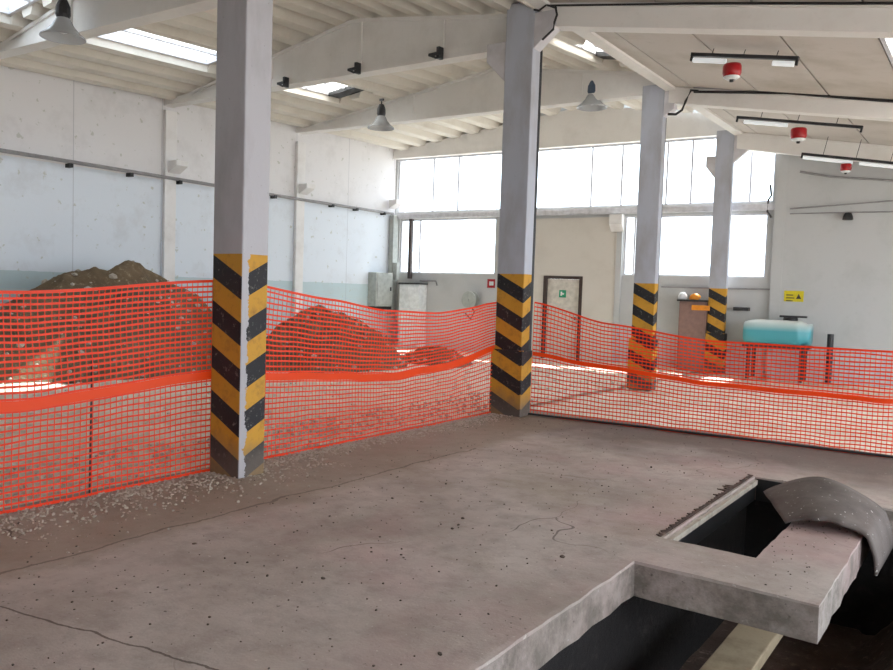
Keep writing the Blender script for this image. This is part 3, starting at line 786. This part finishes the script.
# pipes / cables at the right-hand end of the windows
def farpipe(pts, r, name, mat, lab, cat, off=.04, wo=0):
    P = [MF @ Vector((onfar(u, v, wo)[0], -wo-off, onfar(u, v, wo)[1])) for u, v in pts]
    return tag(MB().tube(P, r).build(name, mat), lab, cat)
farpipe([(797,165),(800,172),(791,182),(789,195),(788,250),(787,285)], .02, 'wall_conduit', M['pipe'], 'grey conduit dropping down the wall right of the windows', 'conduit', .05, 0)
farpipe([(800,172),(830,177),(893,181)], .022, 'wall_conduit', M['pipe'], 'grey conduit under the roof line of the right-hand wall', 'conduit', .05, .12)
farpipe([(790,209),(830,206),(893,201)], .014, 'wall_cable', M['pipe'], 'thin cable crossing the upper right-hand wall', 'cable', .05, .12)
farpipe([(790,214),(830,213),(893,212)], .012, 'wall_cable', M['pipe'], 'thinner lower cable crossing the upper right-hand wall', 'cable', .05, .12)
farpipe([(771,185),(772,196),(769,200),(768,212),(772,218)], .022, 'wall_cable', M['dark'], 'looped dark cable at the right edge of the window strip', 'cable', .07, 0)
farpipe([(776,205),(777,300),(777,320)], .016, 'wall_conduit', M['pipe'], 'thin vertical conduit just right of the lower window', 'conduit', .04, 0)
# haunch of the right wall under the roof beam
b = MB().prism([(L(.62), 5.0), (L(1.05), 4.1), (L(3.9), 4.05), (L(9), 4.05), (L(9), 3.5+.0), (L(1.04), 3.9)], lambda p, k_: MF @ Vector((p[0], -.125+.0*k_, p[1])))
b = MB().box(L(.84), L(1.05), -.13, -.002, -.05, 5.0, MF)
tag(b.build('wall_pilaster', M['wall_grey']), 'grey pilaster closing the right end of the far windows', 'pilaster')

# ------------------------------------------------------------------ safety nets
def lerp_tab(tab, s):
    for i in range(len(tab)-1):
        if s <= tab[i+1][0]:
            a, c = tab[i], tab[i+1]; t = (s-a[0])/(c[0]-a[0]); t = t*t*(3-2*t)*.5+t*.5; return a[1]+(c[1]-a[1])*t
    return tab[-1][1]
def net(lab, A, B, top, mid, seed, sp=.041, amp=.05, bw=.068):
    A = Vector((A[0], A[1], 0)); B = Vector((B[0], B[1], 0)); D = (B-A); Ln = D.length; d = D/Ln; nr = Vector((-d.y, d.x, 0))
    e = empty('safety_net', A, lab, 'net', 'orange safety nets between the pillars')
    def zb(s): return .012 + .01*noise.noise(Vector((s*3, seed, 0)))
    def P(s, t):   # s metres along, t 0..1 (t=.5 is the mid band)
        zt, zm, z0 = lerp_tab(top, s), lerp_tab(mid, s), zb(s)
        z = z0+(zm-z0)*t*2 if t < .5 else zm+(zt-zm)*(t-.5)*2
        ed = min(1, s/.5, (Ln-s)/.5) if True else 1
        ed = max(0, ed)
        off = amp*ed*(noise.noise(Vector((s*.9, t*1.6, seed)))+.5*noise.noise(Vector((s*2.6, t*3.2, seed+5))))*(.35+t)
        dz = .012*noise.noise(Vector((s*3.3, t*9, seed+2)))*ed
        return A + d*s + nr*off + Vector((0, 0, z+dz if 0 < t < 1 else z))
    def ribbon(b, pts, wv, flat=None):
        n = len(b.v)
        for p in pts: b.v += [p-wv/2, p+wv/2]
        b.f += [(n+2*i, n+2*i+2, n+2*i+3, n+2*i+1) for i in range(len(pts)-1)]
    b = MB(); ns = int(Ln/.09); hgt = lerp_tab(top, Ln/2)
    nlo = round(lerp_tab(mid, Ln/2)/sp); nhi = round((hgt-lerp_tab(mid, Ln/2))/sp)
    ts = [.5*i/nlo for i in range(nlo)]+[.5+.5*i/nhi for i in range(nhi+1)]
    for i, t in enumerate(ts):
        w_ = .0130 if (t < .5) else .0155
        ribbon(b, [P(Ln*q/ns, t) for q in range(ns+1)], Vector((0, 0, w_)))
    nc = int(Ln/.047); nt = 20
    for c_ in range(nc+1):
        s = Ln*c_/nc
        ribbon(b, [P(s, q/nt) for q in range(nt+1)], d*.0066)
    b.build('netting', M['net'], e, solid=.0015)
    for nm, t, w_, mt in (('top_cord', 1, .022, M['net']), ('middle_band', .5, bw, M['band']), ('bottom_hem', 0, .022, M['net'])):
        b = MB(); ribbon(b, [P(Ln*q/ns, t)-nr*.004 for q in range(ns+1)], Vector((0, 0, w_)))
        b.build(nm, mt, e, solid=.003)
    return e
net('left orange net, from the frame edge to the nearest pillar, before the earth heap', (-.33, -4.3), (-.37, .06), [(0,1.42),(2.8,1.45),(4.36,1.57)], [(0,.66),(2.8,.71),(4.36,.80)], 1)
net('middle orange net sagging between the nearest and second pillars', (-.39, .18), (-.40, 4.50), [(0,1.585),(1.2,1.43),(2.1,1.32),(3.0,1.29),(4.32,1.42)], [(0,.79),(.6,.73),(2.3,.61),(3.2,.66),(4.32,.84)], 2)
net('right orange net, from the second pillar to the right frame edge', (.035, 4.70), (5.6, 5.10), [(0,1.44),(.95,1.22),(2.2,1.08),(3.8,1.08),(5.58,1.12)], [(0,.79),(.95,.69),(2.2,.60),(3.8,.58),(5.58,.6)], 3, bw=.052)
b = MB().tube([(.03, 4.66, .02), (1.5, 4.78, .025), (3.2, 4.92, .02), (5.6, 5.06, .02)], .014)
tag(b.build('ground_cable', M['cable']), 'black cable lying along the foot of the right net', 'cable')
st = MB().tube([(-.44, -1.0, -.05), (-.45, -.98, 1.02)], .008, 6)
tag(st.build('rebar_stake', M['dark']), 'thin dark rebar stake behind the left net', 'stake')

# ------------------------------------------------------------------ earth heaps
def heap(name, cx, cy, rx, ry, h, seed, lab, rocks=120, mat='mound', rock='gravel'):
    e = empty(name, (cx, cy, 0), lab, 'earth heap', 'heaps of excavated earth')
    b = MB(); n = 72; rr = 34
    def H(x, y):
        r = math.sqrt((x/rx)**2+(y/ry)**2)
        r *= 1+.18*noise.noise(Vector((math.atan2(y, x)*1.2, seed, 0)))
        base = (1-r**2.1)**1.15 if r < 1 else 0
        return h*base*(1+.15*noise.noise(Vector((x*1.5, y*1.5, seed)))) + .09*noise.fractal(Vector((x*3, y*3, seed)), .8, 2.2, 5)*min(1, base*3) - .04
    for j in range(rr+1):
        for i in range(n):
            r = (j/rr)*1.15; x = rx*r*math.cos(2*math.pi*i/n); y = ry*r*math.sin(2*math.pi*i/n)
            if cx+x < WX+.02: x = WX+.02-cx
            b.v.append(Vector((cx+x, cy+y, H(x, y))))
    b.f = [(j*n+i, j*n+(i+1) % n, (j+1)*n+(i+1) % n, (j+1)*n+i) for j in range(rr) for i in range(n)]
    b.build('soil', M[mat], e, smooth=True)
    q = MB(); rng = random.Random(seed)
    for _ in range(rocks):
        a_ = rng.random()*6.283; r = math.sqrt(rng.random())*1.05; x, y = rx*r*math.cos(a_), ry*r*math.sin(a_)
        if cx+x < WX+.1: continue
        rock_at(q, Vector((cx+x, cy+y, H(x, y)+.005)), rng.uniform(.015, .06)*(1 if rng.random() < .93 else 1.5), rng)
    s = q.build('stones', M[rock], e); s['kind'] = 'stuff'
    return e
ICO = None
def rock_at(q, P, r, rng):
    global ICO
    if ICO is None:
        bm = bmesh.new(); bmesh.ops.create_icosphere(bm, subdivisions=1, radius=1)
        ICO = ([v.co.copy() for v in bm.verts], [tuple(v.index for v in f.verts) for f in bm.faces]); bm.free()
    sx, sy, sz = (r*rng.uniform(.6, 1.3) for _ in range(3)); sz *= .7
    rot = Matrix.Rotation(rng.random()*6.28, 3, 'Z')
    q.add([P+rot @ Vector((v.x*sx*rng.uniform(.8, 1.15), v.y*sy*rng.uniform(.8, 1.15), v.z*sz)) for v in ICO[0]], ICO[1])
heap('earth_heap', -7.75, 3.75, 1.45, 2.9, 1.78, 3, 'tallest brown earth heap against the left wall, rising above the left net', 260)
heap('earth_heap', -6.2, 7.5, 1.5, 1.95, 1.12, 8, 'brown earth heap behind the middle net', 160)
heap('earth_heap', -5.1, 9.7, .9, .9, .35, 5, 'low small mound at the right foot of the earth heap behind the middle net', 60)

# loose gravel along the net line and scattered over the floors
rng = random.Random(11)
q = MB()
for _ in range(4200):
    y = rng.uniform(-3.2, 4.5); x = -.40+abs(rng.gauss(0, .17))*(1.9 if y < 1 else 1)
    rock_at(q, Vector((x, y, .004)), rng.uniform(.004, .013), rng)
for _ in range(900):
    rock_at(q, Vector((rng.uniform(-1.6, -.5), rng.uniform(-3.2, 6), .01)), rng.uniform(.008, .03), rng)
tag(q.build('gravel_strip', M['gravel']), 'loose pale gravel along the foot of the left and middle nets', 'gravel', kind='stuff')
q = MB()
for _ in range(900):
    x, y = rng.uniform(-.2, 3.1), rng.uniform(-3.2, 4.6)
    rock_at(q, Vector((x, y, .003)), rng.uniform(.002, .007)*(1 if rng.random() < .95 else 2.2), rng)
for _ in range(60):
    x, y = rng.uniform(3.78, 4.15), rng.uniform(.3, 2.4)
    rock_at(q, Vector((x, y, .003)), rng.uniform(.003, .007), rng)
tag(q.build('dark_crumbs', M['pebble']), 'dark crumbs and grit scattered over the concrete slab', 'debris', kind='stuff')
q = MB()
for _ in range(1300):
    x, y = rng.uniform(-8.5, -.6), rng.uniform(-2, 12.5)
    rock_at(q, Vector((x, y, rub(x, y)+.01)), rng.uniform(.010, .04), rng)
tag(q.build('rubble_field', M['palestone']), 'pale broken rubble spread over the ground behind the nets', 'rubble', kind='stuff')

# ------------------------------------------------------------------ pit details
b = MB().box(3.172, 3.210, .80, 3.12, -.07, -.03)
struct(b.build('trim_3', M['gravel']))
b = MB()
rng = random.Random(4)
y = .81
while y < 3.10:
    w_ = rng.uniform(.03, .09); d_ = rng.uniform(.0, .022) if rng.random() < .86 else rng.uniform(.04, .075)
    y1_ = min(3.115, y+w_)
    b.prism([(3.138-d_, y+w_*.4), (3.150, y), (3.168, y), (3.168, y1_), (3.150, y1_)][::-1], lambda p, k_: (p[0], p[1], .0015+.007*k_)); y += w_
tag(b.build('bitumen_strip', M['pitsoil']), 'ragged dark bitumen edge along the left side of the slot opening', 'joint strip')
o = MB().box(3.62, 3.86, -1.6, 1.6, -.60, -.52).build('timber_plank', M['wood'], bevel=.008)
o.rotation_euler.z = 0
tag(o, 'pale timber plank lying in the pit under the slab corner', 'plank')
o = MB(); rock_at(o, Vector((0, 0, 0)), .06, random.Random(2)); o = o.build('paper_scrap', M['white_gloss']); o.location = (3.02+.4, .2-.35, -1.12); o.scale = (1.3, .6, .3)
tag(o, 'small white scrap lying on the dark pit floor', 'scrap')

b = MB().box(3.182, 3.192, .82, 3.10, -.21, -.075); b.box(3.2, 3.74, 3.106, 3.116, -.21, -.02)  # black strips added to stand in for shade on the slot's inner faces
struct(b.build('slot_shade_strips', M['black']))
# curled sheet over the slot corner
def sheet():
    b = MB(); n, m_ = 30, 12
    for i in range(n+1):
        u = i/n
        for j in range(m_+1):
            v = j/m_
            # arc across u: starts hanging into the slot, rises over the slab, falls over the right edge
            bend = math.sin(min(1, u/.80)*math.pi)**.85 if u < .80 else 0
            xf = 3.74 + .51*min(1, u/.80); xb_ = 3.43 + .84*min(1, u/.80)
            x = xf + (xb_-xf)*v; y = 1.66 + .72*v
            z = .02 + .02*v + bend*(.07+.105*v)
            if u >= .80:
                t_ = (u-.80)/.20; x += .06*math.sin(t_*1.57); z -= .24*t_
            z += .012*noise.noise(Vector((u*4, v*4, 1)))
            b.v.append(Vector((x, y + (.06*noise.noise(Vector((u*5, 3, 0))) if v < .1 else 0), z)))
    b.f = [(i*(m_+1)+j, (i+1)*(m_+1)+j, (i+1)*(m_+1)+j+1, i*(m_+1)+j+1) for i in range(n) for j in range(m_)]
    return b
o = sheet().build('curled_sheet', M['sheet'], smooth=True, solid=.018)
tag(o, 'stiff dark grey sheet curled over the slot at the right edge of the slab', 'sheet')

# ------------------------------------------------------------------ light
w = bpy.data.worlds.new('world'); bpy.context.scene.world = w; w.use_nodes = True
bg = w.node_tree.nodes['Background']; bg.inputs[0].default_value = (.84, .92, 1.0, 1); bg.inputs[1].default_value = 4.9
s = bpy.data.objects.new('sun', bpy.data.lights.new('sun', 'SUN')); C.objects.link(s)
s.data.energy = 16; s.data.angle = R(.6); s.data.color = (1, .95, .88)
el = R(63); az = Vector((.08, 1, 0)).normalized()
dirn = -(az*math.cos(el)+Vector((0, 0, math.sin(el))))
s.rotation_euler = dirn.to_track_quat('-Z', 'Y').to_euler()
vs = bpy.context.scene.view_settings
vs.view_transform = 'Standard'; vs.look = 'None'; vs.gamma = 1; vs.use_curve_mapping = False; vs.exposure = 0
